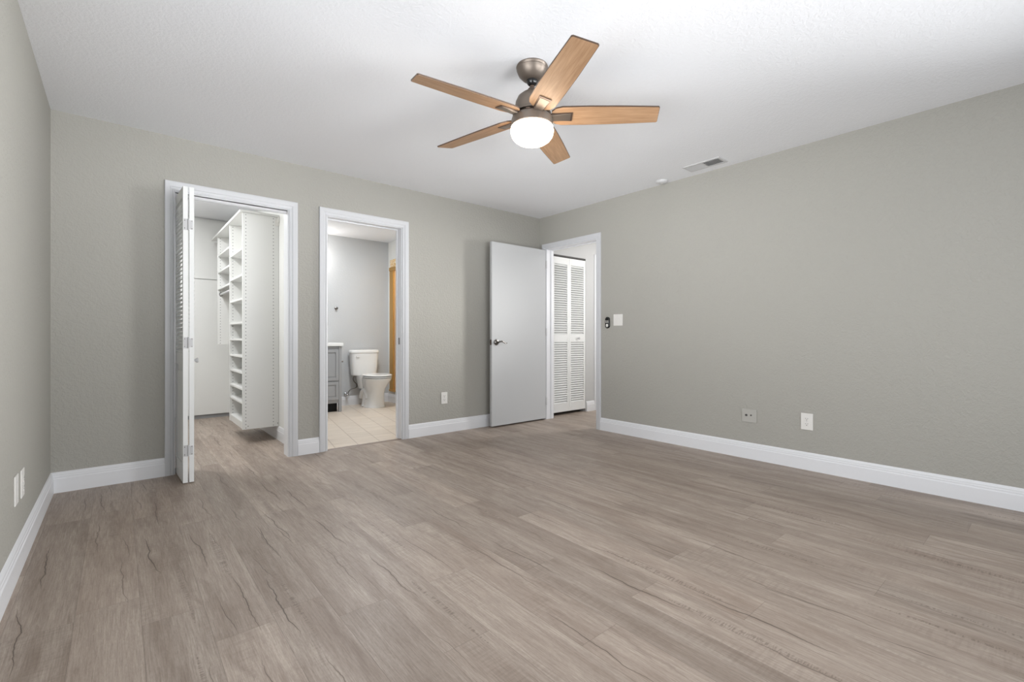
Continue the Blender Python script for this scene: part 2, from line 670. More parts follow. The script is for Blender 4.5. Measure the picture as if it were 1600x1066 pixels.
b = BM()
box(b, (XL - WT, YR - WT, 0), (XL, LW0, H))
box(b, (XL - WT, LW1, 0), (XL, YB, H))
box(b, (XL - WT, LW0, 0), (XL, LW1, 0.55))
box(b, (XL - WT, LW0, 2.14), (XL, LW1, H))
struct('wall_left', b, 'greige', 'greige painted wall at the left edge of the room', 'wall')
b = BM()
box(b, (XL - WT, YB, 0), (CLX0 - 0.012, YB2, H))
box(b, (CLX0 - 0.012, YB, OH + 0.012), (CLX1 + 0.012, YB2, H))
box(b, (CLX1 + 0.012, YB, 0), (BX0 - 0.012, YB2, H))
box(b, (BX0 - 0.012, YB, OH + 0.012), (BX1 + 0.012, YB2, H))
box(b, (BX1 + 0.012, YB, 0), (XR2, YB2, H))
struct('wall_back', b, 'greige', 'greige wall with closet and bathroom doorways', 'wall')
b = BM()
box(b, (XR, YR - WT, 0), (XR2, SW0, H))
box(b, (XR, SW1, 0), (XR2, DY0 - 0.012, H))
box(b, (XR, SW0, 0), (XR2, SW1, 0.62))
box(b, (XR, SW0, 2.2), (XR2, SW1, H))
box(b, (XR, DY0 - 0.012, OH + 0.012), (XR2, DY1 + 0.012, H))
box(b, (XR, DY1 + 0.012, 0), (XR2, YB, H))
struct('wall_right', b, 'greige', 'long bare greige wall on the right with the hall doorway', 'wall')
WX0, WX1, WZ0, WZ1 = 0.25, 3.35, 0.62, 2.2
b = BM()
box(b, (XL, YR - WT, 0), (WX0, YR, H))
box(b, (WX1, YR - WT, 0), (XR, YR, H))
box(b, (WX0, YR - WT, 0), (WX1, YR, WZ0))
box(b, (WX0, YR - WT, WZ1), (WX1, YR, H))
struct('wall_rear', b, 'greige')


def window(name, x0, x1, y, z0, z1, axis='y'):
    w = empty(name, (0, 0, 0), kind='structure')
    b = BM()
    f = 0.05

    def bb(u0, u1, v0, v1, t=0.04):
        if axis == 'y':
            box(b, (u0, y - t, v0), (u1, y, v1))
        else:
            box(b, (y - t, u0, v0), (y, u1, v1))
    bb(x0, x1, z0, z0 + f)
    bb(x0, x1, z1 - f, z1)
    bb(x0, x0 + f, z0 + f, z1 - f)
    bb(x1 - f, x1, z0 + f, z1 - f)
    obj('window_frame', b, 'trim', w)
    return w


window('window_1', WX0, WX1, YR - 0.07, WZ0, WZ1)

# closet shell
CB = 7.12
b = BM()
box(b, (-0.50, YB2, 0), (-0.40, CB, H))
struct('wall_closet_left', b, 'whitewall')
b = BM()
box(b, (-0.50, CB, 0), (1.245, CB + 0.1, H))
struct('wall_closet_back', b, 'whitewall')
b = BM()
box(b, (1.185, YB2, 0), (1.245, CB, H))
struct('wall_closet_right', b, 'whitewall', 'white side wall inside the walk-in closet', 'wall')
# bathroom shell
BB, BRX = 6.72, 3.17
b = BM()
box(b, (1.245, YB2, 0), (1.300, BB, H))
struct('wall_bathroom_left', b, 'bathpaint')
b = BM()
box(b, (1.245, BB, 0), (4.1, BB + 0.1, H))
struct('wall_bathroom_back', b, 'bathpaint', 'pale bathroom wall behind the toilet', 'wall')
b = BM()
box(b, (BRX, YB2, 0), (BRX + 0.08, 5.72, H))
box(b, (BRX, 5.72, 2.165), (BRX + 0.08, BB, H))
box(b, (BRX, 6.658, 0.165), (BRX + 0.08, BB, 2.165))
box(b, (BRX, 5.72, 0), (BRX + 0.08, BB, 0.165))
struct('wall_bathroom_right', b, 'whitewall', 'white bathroom wall above and below the gold shower frame', 'wall')
b = BM()
box(b, (4.0, 4.95, 0), (4.1, BB, H))
box(b, (BRX + 0.08, 5.45, 0), (4.0, 5.55, H))
box(b, (BRX + 0.08, 5.55, 0), (4.0, BB, 0.06))
struct('wall_shower', b, 'showertile', 'cream tiled shower stall wall behind the gold frame', 'wall')
# hall shell
HX = 6.05
b = BM()
HC0, HC1 = 4.125, 4.752
HD0, HD1 = 4.985, 5.75
box(b, (XR2, 4.12, 0), (HC0, 4.22, H))
box(b, (HC0, 4.12, 2.03), (HC1, 4.22, H))
box(b, (HC1, 4.12, 0), (HD0, 4.22, H))
box(b, (HD0, 4.12, 2.045), (HD1, 4.22, H))
box(b, (HD1, 4.12, 0), (HX + 0.1, 4.22, H))
struct('wall_hall_back', b, 'hallpaint', 'light grey hall wall around the louvered closet', 'wall')
b = BM()
box(b, (HX, 1.5, 0), (HX + 0.1, 2.42, H))
box(b, (HX, 2.90, 0), (HX + 0.1, 4.12, H))
box(b, (HX, 2.42, 0), (HX + 0.1, 2.90, 1.2))
box(b, (HX, 2.42, 2.05), (HX + 0.1, 2.90, H))
struct('wall_hall_right', b, 'hallpaint')
b = BM()
box(b, (XR2, 1.4, 0), (HX, 1.5, H))
struct('wall_hall_front', b, 'hallpaint')
b = BM()
box(b, (XR2 + 0.02, 4.22, 0), (HC0 - 0.02, 4.85, H))
box(b, (HC1 + 0.02, 4.22, 0), (HC1 + 0.1, 4.85, H))
box(b, (XR2, 4.85, 0), (HC1 + 0.1, 4.93, H))
struct('wall_hall_closet', b, 'hallpaint')
window('window_2', LW0, LW1, XL - 0.07, 0.55, 2.14, 'x')
window('added_window_3', SW0, SW1, XR2 - 0.01, 0.62, 2.2, 'x')  # unseen window, added as an opening for the side fill
window('window_4', 2.42, 2.90, HX + 0.08, 1.2, 2.05, 'x')


# ------------------------------------------------------------------ baseboards and casings
BPROF = [(0, 0), (0.016, 0), (0.016, 0.088), (0.0125, 0.094), (0.0125, 0.104), (0.010, 0.108), (0.010, 0.116), (0.006, 0.126), (0, 0.131)]


def base_x(b, x0, x1, y, sgn=-1):
    """along x on a wall at y; board stands out towards sgn*y"""
    prism(b, [(x0, y + sgn * d, z) for d, z in BPROF], (x1 - x0, 0, 0))


def base_y(b, y0, y1, x, sgn):
    prism(b, [(x + sgn * d, y0, z) for d, z in BPROF], (0, y1 - y0, 0))


b = BM()
base_x(b, XL, 0.250, YB)
base_x(b, 1.144, 1.317, YB)
base_x(b, 2.166, XR, YB)
struct('baseboard_back', b, 'trim', 'white baseboard pieces along the wall with the two doorways', 'baseboard')
b = BM()
base_y(b, YR, 3.204, XR, -1)
struct('baseboard_right', b, 'trim', 'long white baseboard along the bare right wall', 'baseboard')
b = BM()
base_y(b, YR, YB, XL, 1)
struct('baseboard_left', b, 'trim', 'white baseboard along the left wall', 'baseboard')
b = BM()
base_y(b, YB2, 6.74, 1.185, -1)
struct('baseboard_closet', b, 'trim', 'white baseboard inside the walk-in closet', 'baseboard')
b = BM()
base_x(b, 1.30, BRX, BB)
base_y(b, YB2, BB, BRX, -1)
struct('baseboard_bathroom', b, 'trim', 'white baseboard behind the toilet', 'baseboard')
b = BM()
base_x(b, HC1 + 0.01, HD0 - 0.065, 4.12)
struct('baseboard_hall', b, 'trim', 'short white baseboard right of the louvered hall closet', 'baseboard')

# profile across a casing: (distance out from the opening, thickness off the wall)
CPROF = [(0, 0), (0, 0.009), (0.010, 0.013), (0.014, 0.010), (0.026, 0.012), (0.030, 0.0155), (0.052, 0.0175), (0.064, 0.0175), (0.068, 0.012), (0.068, 0)]


def casing(u0, u1, head, put, w=0.068, z0=0.0, wl=None):
    """put(u, z, t) -> world point; opening from u0 to u1"""
    b = BM()
    k = w / 0.068
    rings = []
    for (cu, cz, su, sz) in ((u0, z0, -1, 0), (u0, head, -1, 1), (u1, head, 1, 1), (u1, z0, 1, 0)):
        kk = (wl / 0.068) if (wl and su < 0) else k
        rings.append([put(cu + su * d * kk, cz + sz * d * k, t) for d, t in CPROF])
    loft(b, rings)
    return b


def doorway(name, u0, u1, head, face, back, axis, label, w=0.068, sgn=-1, stop=0.07, wl=None):
    """casing on the room side, jamb lining through the wall with a stop bead"""
    t = empty(name, (0, 0, 0), label, 'door frame', None, 'structure')

    def put(u, z, d):
        return (u, face + sgn * d, z) if axis == 'y' else (face + sgn * d, u, z)
    obj('casing', casing(u0 - 0.006, u1 + 0.006, head + 0.004, put, w, 0.0, wl), 'casing', t)
    b = BM()
    lo, hi = sorted((face, back))

    def bb(a0, a1, z0, z1, p0=lo, p1=hi):
        if axis == 'y':
            box(b, (a0, p0, z0), (a1, p1, z1))
        else:
            box(b, (p0, a0, z0), (p1, a1, z1))
    J = 0.012
    bb(u0 - J, u0, 0, head + J)
    bb(u1, u1 + J, 0, head + J)
    bb(u0, u1, head, head + J)
    obj('jamb', b, 'trim', t)
    if stop:
        b = BM()
        s0 = face - sgn * stop
        s1 = s0 - sgn * 0.030
        p0, p1 = sorted((s0, s1))
        bb(u0, u0 + 0.010, 0, head, p0, p1)
        bb(u1 - 0.010, u1, 0, head, p0, p1)
        bb(u0 + 0.010, u1 - 0.010, head - 0.010, head, p0, p1)
        obj('door_stop', b, 'trim', t, bevel=0.002)
    return t


dw1 = doorway('trim_1', CLX0, CLX1, OH - 0.002, YB, YB2, 'y', 'white casing around the walk-in closet doorway', 0.070, stop=0, wl=0.056)
dw2 = doorway('trim_2', BX0, BX1, OH, YB, YB2, 'y', 'white casing around the bathroom doorway', 0.068)
dw3 = doorway('trim_3', DY0, DY1, OH, XR, XR2, 'x', 'white casing around the hall doorway', 0.062)
# hinge mortises left in the bathroom frame and its strike
b = BM()
for z in (1.86, 1.14, 0.30):
    box(b, (BX0 - 0.0005, YB + 0.004, z - 0.045), (BX0 + 0.0025, YB + 0.034, z + 0.045))
obj('hinge_leaf', b, 'steel', dw2)
b = BM()
box(b, (BX1 - 0.002, YB + 0.035, 0.92), (BX1 + 0.0005, YB + 0.055, 0.985))
obj('strike_plate', b, 'steel', dw2)
b = BM()
box(b, (HC0 - 0.005, 4.105, 0), (HC0 + 0.0, 4.12, 2.03))
# cap strip between the wood floor and the tile
b = BM()
prism(b, [(BX0, YB - 0.012, 0), (BX0, YB + 0.002, 0.006), (BX0, YB + 0.016, 0.006), (BX0, YB + 0.024, 0)], (BX1 - BX0, 0, 0))
struct('trim_4', b, 'brownstrip', 'thin brown transition strip on the bathroom threshold', 'threshold')
# hall door casing, mostly behind the hall doorway
t5 = empty('trim_5', (0, 0, 0), 'white casing of the next hall door, right of the louvered closet', 'door frame', None, 'structure')
obj('casing', casing(HD0, HD1, 2.045, lambda u, z, d: (u, 4.12 - d, z), 0.064), 'trim', t5)

# ------------------------------------------------------------------ door_1: bedroom door leaf, swung back against the back wall
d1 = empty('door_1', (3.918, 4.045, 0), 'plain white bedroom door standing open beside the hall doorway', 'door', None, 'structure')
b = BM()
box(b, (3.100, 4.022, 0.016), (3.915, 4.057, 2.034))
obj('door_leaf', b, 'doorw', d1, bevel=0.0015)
LZ = 0.934


def lever(y, s):
    hb = BM()
    lathe(hb, (3.160, y, LZ), [(0.0, 0), (0.031, 0), (0.033, s * 0.004), (0.029, s * 0.010), (0.016, s * 0.014), (0.012, s * 0.018), (0.011, s * 0.038), (0.0, s * 0.040)], 28, 'y')
    pts = smoothpts([(3.158, y + s * 0.040, LZ), (3.180, y + s * 0.043, LZ + 0.006), (3.208, y + s * 0.045, LZ + 0.010), (3.235, y + s * 0.043, LZ - 0.001), (3.256, y + s * 0.041, LZ - 0.012), (3.284, y + s * 0.040, LZ - 0.009)], 5)
    n = len(pts)
    tube(hb, pts, [0.0105 - 0.006 * (i / (n - 1)) for i in range(n)], 12)
    o = obj('door_handle', hb, 'steel', d1, smooth=True)
    smooth_by_angle(o)


lever(4.022, -1)
b = BM()
box(b, (3.0985, 4.028, LZ - 0.03), (3.1005, 4.051, LZ + 0.03))
box(b, (3.092, 4.034, LZ - 0.009), (3.0985, 4.045, LZ + 0.009))
obj('latch_plate', b, 'bronzed', d1)
b = BM()
for z in (0.22, 1.05, 1.86):
    lathe(b, (3.923, 4.019, z - 0.045), [(0.0, 0), (0.006, 0), (0.006, 0.09), (0.0, 0.09)], 12)
obj('hinge', b, 'hinge', d1)


# ------------------------------------------------------------------ louvered bifold leaves
def bifold_leaf(parent, P, u0, u1, z0, z1, th, rails, slat_zones, panel_zones=(), facing=1, pitch=0.029, tilt=33, stile=0.034):
    """P(u, d, z): u along the leaf, d through its thickness (0..th)"""
    def bx(b, ua, ub, da, db, za, zb):
        pts = [P(u, d, z) for u, d, z in ((ua, da, za), (ub, da, za), (ub, db, za), (ua, db, za), (ua, da, zb), (ub, da, zb), (ub, db, zb), (ua, db, zb))]
        vs = [b.verts.new(p) for p in pts]
        for f in ((3, 2, 1, 0), (4, 5, 6, 7), (0, 1, 5, 4), (1, 2, 6, 5), (2, 3, 7, 6), (3, 0, 4, 7)):
            b.faces.new([vs[i] for i in f])
    b = BM()
    bx(b, u0, u0 + stile, 0, th, z0, z1)
    bx(b, u1 - stile, u1, 0, th, z0, z1)
    for za, zb in rails:
        bx(b, u0 + stile, u1 - stile, 0, th, za, zb)
    leaf = obj('louvered_leaf', b, 'louver', parent, bevel=0.0015)
    a = math.radians(tilt)
    for za, zb in slat_zones:
        b = BM()
        n = int(round((zb - za) / pitch))
        hw, ht = th * 0.62, 0.0035
        for i in range(n):
            zc = za + (i + 0.5) * (zb - za) / n
            ring0, ring1 = [], []
            for q, r in ((-hw, -ht), (hw, -ht), (hw, ht), (-hw, ht)):
                d = q * math.cos(a) - r * math.sin(a)
                z = (q * math.sin(a) + r * math.cos(a)) * facing
                ring0.append(P(u0 + stile + 0.0005, th / 2 + d, zc + z))
                ring1.append(P(u1 - stile - 0.0005, th / 2 + d, zc + z))
            loft(b, [ring0, ring1])
        obj('louver_slats', b, 'louver', leaf)
    for za, zb in panel_zones:
        b = BM()
        bx(b, u0 + stile, u1 - stile, th * 0.3, th * 0.7, za, zb)
        bx(b, u0 + stile + 0.04, u1 - stile - 0.04, th * 0.12, th * 0.88, za + 0.04, zb - 0.04)
        obj('raised_panel', b, 'louver', leaf, bevel=0.003)
    return leaf


# door_2: closet bifold, folded open at the left jamb
d2 = empty('door_2', (0.36, 4.19, 0), 'white half-louvered bifold door folded open at the closet doorway', 'door', None, 'structure')
Z0b, Z1b = 0.008, 2.012
rails = [(Z0b, Z0b + 0.12), (0.80, 0.885), (Z1b - 0.07, Z1b)]
th = 0.0275
lf1 = bifold_leaf(d2, lambda u, d, z: (0.3285 - 0.014 * (u - 3.828) / 0.37 + d, u, z), 3.828, 4.196, Z0b, Z1b, th, rails, [(0.885, Z1b - 0.07)], [(Z0b + 0.12, 0.80)], facing=1, tilt=40)
lf2 = bifold_leaf(d2, lambda u, d, z: (0.3635 + 0.034 * (u - 3.828) / 0.37 + d, u, z), 3.828, 4.196, Z0b, Z1b, th, rails, [(0.885, Z1b - 0.07)], [(Z0b + 0.12, 0.80)], facing=1)
for z in (0.225, 0.955, 1.755):
    b = BM()
    box(b, (0.333, 3.8255, z - 0.038), (0.356, 3.828, z + 0.038))
    box(b, (0.3625, 3.8255, z - 0.03), (0.384, 3.828, z + 0.03))
    lathe(b, (0.3592, 3.822, z - 0.038), [(0, 0), (0.0045, 0), (0.0045, 0.076), (0, 0.076)], 12)
    h = obj('hinge', b, 'hinge', d2)
    b = BM()
    b.free()
    for dx in (0.338, 0.378):
        for dz in (-0.026, 0.026):
            b = BM()
            lathe(b, (dx, 3.8252, z + dz), [(0, 0), (0.0032, 0), (0.0032, -0.001), (0, -0.001)], 8, 'y')
            obj('screw', b, 'steel', h)
b = BM()
lathe(b, (0.3905, 3.90, 0.832), [(0.0, 0), (0.008, 0), (0.007, 0.012), (0.015, 0.020), (0.018, 0.027), (0.014, 0.033), (0.0, 0.035)], 24, 'x')
smooth_by_angle(obj('door_knob', b, 'hinge', d2, smooth=True))
b = BM()
box(b, (0.3102, 4.165, 0.0), (0.3135, 4.20, 0.04))
box(b, (0.3102, 4.165, 0.0), (0.345, 4.20, 0.004))
obj('pivot_bracket', b, 'steel', d2)
b = BM()
box(b, (CLX0 + 0.002, 4.17, 2.018), (CLX1 - 0.002, 4.172, OH - 0.002))
box(b, (CLX0 + 0.002, 4.195, 2.018), (CLX1 - 0.002, 4.197, OH - 0.002))
box(b, (CLX0 + 0.002, 4.17, 2.038), (CLX1 - 0.002, 4.197, OH - 0.002))
obj('top_track', b, 'ventw', d2)
b = BM()
lathe(b, (0.332, 4.183, 2.010), [(0, 0), (0.004, 0), (0.004, 0.03), (0, 0.03)], 10)
obj('pivot_pin', b, 'steel', d2)

# door_3: full louvered bifold of the hall closet, closed
d3 = empty('door_3', (4.44, 4.13, 0), 'closed white louvered bifold doors seen through the hall doorway', 'door', None, 'structure')
Z0h, Z1h = 0.04, 2.003
rails = [(Z0h, Z0h + 0.105), (0.925, 1.02), (Z1h - 0.085, Z1h)]
gap = 0.004
mid = 4.4345
for u0, u1 in ((HC0 + 0.004, mid - 0.001), (mid + 0.001, HC1 - 0.004)):
    bifold_leaf(d3, lambda u, d, z: (u, 4.122 + d, z), u0, u1, Z0h, Z1h, 0.028, rails, [(Z0h + 0.105, 0.925), (1.02, Z1h - 0.085)], facing=1, pitch=0.029, tilt=45)
b = BM()
lathe(b, (4.60, 4.122, 0.975), [(0.0, 0), (0.007, 0), (0.006, -0.012), (0.014, -0.019), (0.016, -0.026), (0.012, -0.031), (0.0, -0.032)], 20, 'y')
smooth_by_angle(obj('door_knob', b, 'hinge', d3, smooth=True))
b = BM()
box(b, (HC0 + 0.002, 4.126, 2.012), (HC1 - 0.002, 4.148, 2.029))
obj('top_track', b, 'slot', d3)
# door_4: the next hall door, a sliver past the frame
d4 = empty('door_4', (5.36, 4.14, 0), 'closed white hall door right of the louvered closet', 'door', None, 'structure')
b = BM()
box(b, (HD0 + 0.003, 4.135, 0.01), (HD1 - 0.003, 4.17, 2.04))
obj('door_leaf', b, 'doorw', d4)

# ------------------------------------------------------------------ closet organizer
CX0, CX1 = 0.873, 1.183
co = empty('closet_organizer', (1.02, 4.91, 0.13), 'white wall-hung shelving tower with many shelves inside the walk-in closet', 'shelving')


def panel(y, z0, z1, th=0.019):
    b = BM()
    box(b, (CX0, y, z0), (CX1, y + th, z1))
    return obj('side_panel', b, 'drilled', co, origin=(CX0, y, z0 - 0.002), bevel=0.0008, seg=1)


p1 = panel(4.911, 0.132, 2.15)
p2 = panel(5.56, 0.132, 2.15)
p3 = panel(6.335, 0.905, 2.15)
TS = [0.19, 0.375, 0.504, 0.656, 0.808, 0.968, 1.129, 1.352, 1.575, 1.82]
for z in TS:
    b = BM()
    z0 = z - 0.0095
    if z == 0.19:
        z0 = 0.134
    box(b, (CX0 + 0.004, 4.930, z0), (CX1 - 0.006, 5.560, z + 0.0095))
    obj('shelf', b, 'melamine', co, bevel=0.0008, seg=1)
for z in (1.545, 1.738, 1.93):
    b = BM()
    box(b, (CX0 + 0.004, 5.579, z - 0.0095), (CX1 - 0.006, 6.335, z + 0.0095))
    obj('shelf', b, 'melamine', co, bevel=0.0008, seg=1)
b = BM()
box(b, (0.852, 4.905, 2.151), (CX1, 6.65, 2.172))
obj('top_shelf', b, 'melamine', co, bevel=0.0008, seg=1)
b = BM()
tube(b, [(CX0 + 0.035, 5.579, 1.487), (CX0 + 0.035, 6.335, 1.487)], 0.014, 14)
r = obj('hanging_rod', b, 'ventw', co, smooth=True)
tag(r, 'light metal hanging rod')
for y in (5.579, 6.335):
    s = 1 if y < 6 else -1
    b = BM()
    lathe(b, (CX0 + 0.035, y, 1.487), [(0, 0), (0.021, 0), (0.021, s * 0.006), (0, s * 0.006)], 16, 'y')
    obj('rod_socket', b, 'steel', r)
b = BM()
box(b, (1.150, 4.903, 2.065), (1.184, 4.911, 2.125))
box(b, (1.172, 4.88, 2.10), (1.184, 4.911, 2.15))
obj('rail_cover', b, 'plastic', co, bevel=0.001)
b = BM()
lathe(b, (CX0 + 0.047, 4.911, 0.16), [(0, 0), (0.0045, 0), (0.004, -0.0015), (0, -0.0015)], 12, 'y')
obj('cam_screw', b, 'steel', co)
b = BM()
lathe(b, (CX0 + 0.30, 4.911, 0.16), [(0, 0), (0.0045, 0), (0.004, -0.0015), (0, -0.0015)], 12, 'y')
obj('cam_screw', b, 'steel', co)

# tall cabinet closing the end of the closet
tc = empty('wardrobe_cabinet', (0.39, 6.93, 0), 'tall flat white cabinet with a grey kick strip at the end of the closet', 'cabinet')
b = BM()
box(b, (-0.395, 6.772, 0.045), (1.18, CB - 0.005, H - 0.004))
obj('body', b, 'melamine', tc)
b = BM()
box(b, (-0.395, 6.77, 0.0), (1.18, CB - 0.005, 0.043))
obj('toe_kick', b, 'kick', tc)
for za, zb in ((0.046, 1.690), (1.698, H - 0.03)):
    b = BM()
    box(b, (-0.39, 6.75, za), (1.178, 6.770, zb))
    obj('door', b, 'melamine', tc, bevel=0.0015)

# closet ceiling lamp (above the doorway, out of view)
cl = empty('ceiling_lamp', (0.42, 5.55, H), 'round white closet ceiling lamp above the shelving', 'lamp')
b = BM()
lathe(b, (0.42, 5.55, H), [(0, 0), (0.14, 0), (0.14, -0.022), (0.12, -0.026), (0, -0.026)], 32)
smooth_by_angle(obj('lamp_base', b, 'ventw', cl, smooth=True))

# ------------------------------------------------------------------ bathroom
# vanity
va = empty('bathroom_vanity', (1.88, 6.46, 0), 'grey bathroom vanity with white counter left of the toilet', 'vanity')
VX0, VX1, VY0 = 1.50, 2.262, 6.195
b = BM()
box(b, (VX0, VY0 + 0.012, 0.118), (VX1, BB - 0.002, 0.868))
obj('body', b, 'vanity', va, bevel=0.001)
for x0 in (VX0, VX1 - 0.038):
    for y0 in (VY0, BB - 0.06):
        b = BM()
        box(b, (x0, y0, 0), (x0 + 0.038, y0 + 0.04, 0.868 if y0 == VY0 else 0.117))
        obj('leg', b, 'vanity', va, bevel=0.002)


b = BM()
box(b, (VX0 + 0.039, VY0 + 0.07, 0.001), (VX1 - 0.039, VY0 + 0.085, 0.117))  # added board whose black stands in for shade below the cabinet
tag(obj('toe_kick', b, 'dark', va), 'recessed board coloured black for the shade under the vanity')


def shaker(name, x0, x1, z0, z1, fr=0.038):
    y = VY0 + 0.012
    b = BM()
    box(b, (x0, y - 0.018, z0), (x0 + fr, y, z1))
    box(b, (x1 - fr, y - 0.018, z0), (x1, y, z1))
    box(b, (x0 + fr, y - 0.018, z0), (x1 - fr, y, z0 + fr))
    box(b, (x0 + fr, y - 0.018, z1 - fr), (x1 - fr, y, z1))
    box(b, (x0 + fr, y - 0.008, z0 + fr), (x1 - fr, y, z1 - fr))
    box(b, (x0 + fr + 0.012, y - 0.012, z0 + fr + 0.012), (x1 - fr - 0.012, y - 0.008, z1 - fr - 0.012))
    return obj(name, b, 'vanity', va, bevel=0.0015)


for x0, x1 in ((VX0 + 0.042, 1.878), (1.884, VX1 - 0.042)):
    d = shaker('cabinet_door', x0, x1, 0.418, 0.825)
    e = shaker('drawer', x0, x1, 0.165, 0.400)
b = BM()
box(b, (VX0 - 0.012, VY0 - 0.018, 0.870), (VX1 + 0.016, BB - 0.002, 0.912))
obj('countertop', b, 'counter', va, bevel=0.005)

# wall lamp over the vanity (hidden by the door frame)
vl = empty('vanity_light', (1.78, 6.66, 2.12), 'bathroom wall lamp with three globes above the vanity', 'lamp')
b = BM()
box(b, (1.5, BB - 0.03, 2.08), (2.06, BB - 0.001, 2.16))
obj('back_plate', b, 'chrome', vl, bevel=0.004)
for x in (1.56, 1.78, 2.0):
    b = BM()
    bmesh.ops.create_uvsphere(b, u_segments=20, v_segments=12, radius=0.055, matrix=Matrix.Translation((x, BB - 0.085, 2.12)))
    o = obj('lamp_shade', b, 'lamp', vl, smooth=True)
pl = bpy.data.lights.new('vanity_bulb', 'POINT')
pl.energy = 4.5
pl.color = (1.0, 0.97, 0.92)
pl.shadow_soft_size = 0.07
po = bpy.data.objects.new('vanity_bulb', pl)
po.location = (2.07, BB - 0.20, 2.10)
COL.objects.link(po)


# toilet
def egg(cx, cy, z, rx, ryf, ryb, n=36, p=2.0):
    """cy is where the widest point sits; front is -y"""
    out = []
    for i in range(n):
        a = 2 * math.pi * i / n
        c, s = math.cos(a), math.sin(a)
        ex = 2.0 / p
        x = rx * math.copysign(abs(c) ** ex, c)
        y = (ryb if s > 0 else ryf) * math.copysign(abs(s) ** ex, s)
        out.append((cx + x, cy + y, z))
    return out


TX = 2.775
to = empty('toilet', (TX, 6.35, 0), 'white two-piece toilet with closed lid in the bathroom', 'toilet')
b = BM()
loft(b, [egg(TX, 6.38, 0.0, 0.140, 0.205, 0.20, p=2.6),
         egg(TX, 6.38, 0.014, 0.142, 0.207, 0.20, p=2.6),
         egg(TX, 6.38, 0.028, 0.134, 0.198, 0.19, p=2.6),
         egg(TX, 6.37, 0.10, 0.129, 0.192, 0.20, p=2.5),
         egg(TX, 6.36, 0.20, 0.122, 0.200, 0.21, p=2.4),
         egg(TX, 6.34, 0.265, 0.126, 0.222, 0.23, p=2.2),
         egg(TX, 6.31, 0.33, 0.152, 0.252, 0.25, p=2.15),
         egg(TX, 6.27, 0.385, 0.178, 0.266, 0.24, p=2.1),
         egg(TX, 6.265, 0.412, 0.186, 0.270, 0.22, p=2.1),
         egg(TX, 6.265, 0.420, 0.181, 0.265, 0.215, p=2.1)])
smooth_by_angle(obj('bowl', b, 'porcelain', to, smooth=True), 50)
for s_ in (-1, 1):
    b = BM()
    pts = smoothpts([(TX + s_ * 0.095, 6.56, 0.12), (TX + s_ * 0.105, 6.50, 0.20), (TX + s_ * 0.105, 6.42, 0.235), (TX + s_ * 0.104, 6.35, 0.20), (TX + s_ * 0.104, 6.32, 0.12), (TX + s_ * 0.105, 6.36, 0.05)], 6)
    tube(b, pts, 0.036, 14)
    smooth_by_angle(obj('trapway', b, 'porcelain', to, smooth=True), 50)
    b = BM()
    lathe(b, (TX + s_ * 0.140, 6.40, 0.012), [(0, 0), (0.016, 0), (0.015, 0.016), (0.008, 0.024), (0, 0.025)], 14)
    obj('bolt_cap', b, 'porcelain', to, smooth=True)
b = BM()
loft(b, [egg(2.745, 6.56, 0.25, 0.10, 0.10, 0.05, p=4), egg(2.745, 6.56, 0.40, 0.13, 0.13, 0.08, p=4), egg(2.745, 6.56, 0.434, 0.13, 0.13, 0.08, p=4)])
smooth_by_angle(obj('tank_deck', b, 'porcelain', to, smooth=True), 50)


def slab_egg(name, z0, z1, rx, ryf, ryb, r=0.008, m='porcelain', cy=6.265):
    b = BM()
    loft(b, [egg(TX, cy, z0, rx - r, ryf - r, ryb - r, p=2.15), egg(TX, cy, z0 + r * 0.4, rx, ryf, ryb, p=2.15),
             egg(TX, cy, z1 - r * 0.6, rx, ryf, ryb, p=2.15), egg(TX, cy, z1, rx - r, ryf - r, ryb - r, p=2.15)])
    return smooth_by_angle(obj(name, b, m, to, smooth=True), 50)


slab_egg('seat', 0.427, 0.443, 0.190, 0.274, 0.20)
slab_egg('seat_lid', 0.449, 0.468, 0.192, 0.277, 0.205, 0.012)
for s_ in (-1, 1):
    b = BM()
    tube(b, [(TX + s_ * 0.05, 6.475, 0.452), (TX + s_ * 0.10, 6.475, 0.452)], 0.014, 10)
    obj('seat_hinge', b, 'porcelain', to, smooth=True)


def rrect(cx, cy, z, hx, hy, p=3.6, n=48):
    return egg(cx, cy, z, hx, hy, hy, n, p)


b = BM()
TCX, TCY = 2.733, 6.60
loft(b, [rrect(TCX, TCY, 0.435, 0.168, 0.070), rrect(TCX, TCY, 0.445, 0.182, 0.080), rrect(TCX, TCY, 0.56, 0.193, 0.084),
         rrect(TCX, TCY, 0.70, 0.201, 0.087), rrect(TCX, TCY, 0.757, 0.203, 0.088)])
smooth_by_angle(obj('tank', b, 'porcelain', to, smooth=True), 40)
b = BM()
loft(b, [rrect(TCX, TCY, 0.758, 0.207, 0.092), rrect(TCX, TCY, 0.763, 0.212, 0.096), rrect(TCX, TCY, 0.786, 0.212, 0.096),
         rrect(TCX, TCY, 0.800, 0.204, 0.088), rrect(TCX, TCY, 0.805, 0.180, 0.068)])
smooth_by_angle(obj('tank_lid', b, 'porcelain', to, smooth=True), 40)
b = BM()
lathe(b, (TCX - 0.14, TCY - 0.080, 0.71), [(0, 0), (0.009, 0), (0.008, -0.012), (0, -0.012)], 14, 'y')
box(b, (TCX - 0.145, TCY - 0.099, 0.705), (TCX - 0.10, TCY - 0.092, 0.714))
obj('flush_lever', b, 'porcelain', to)

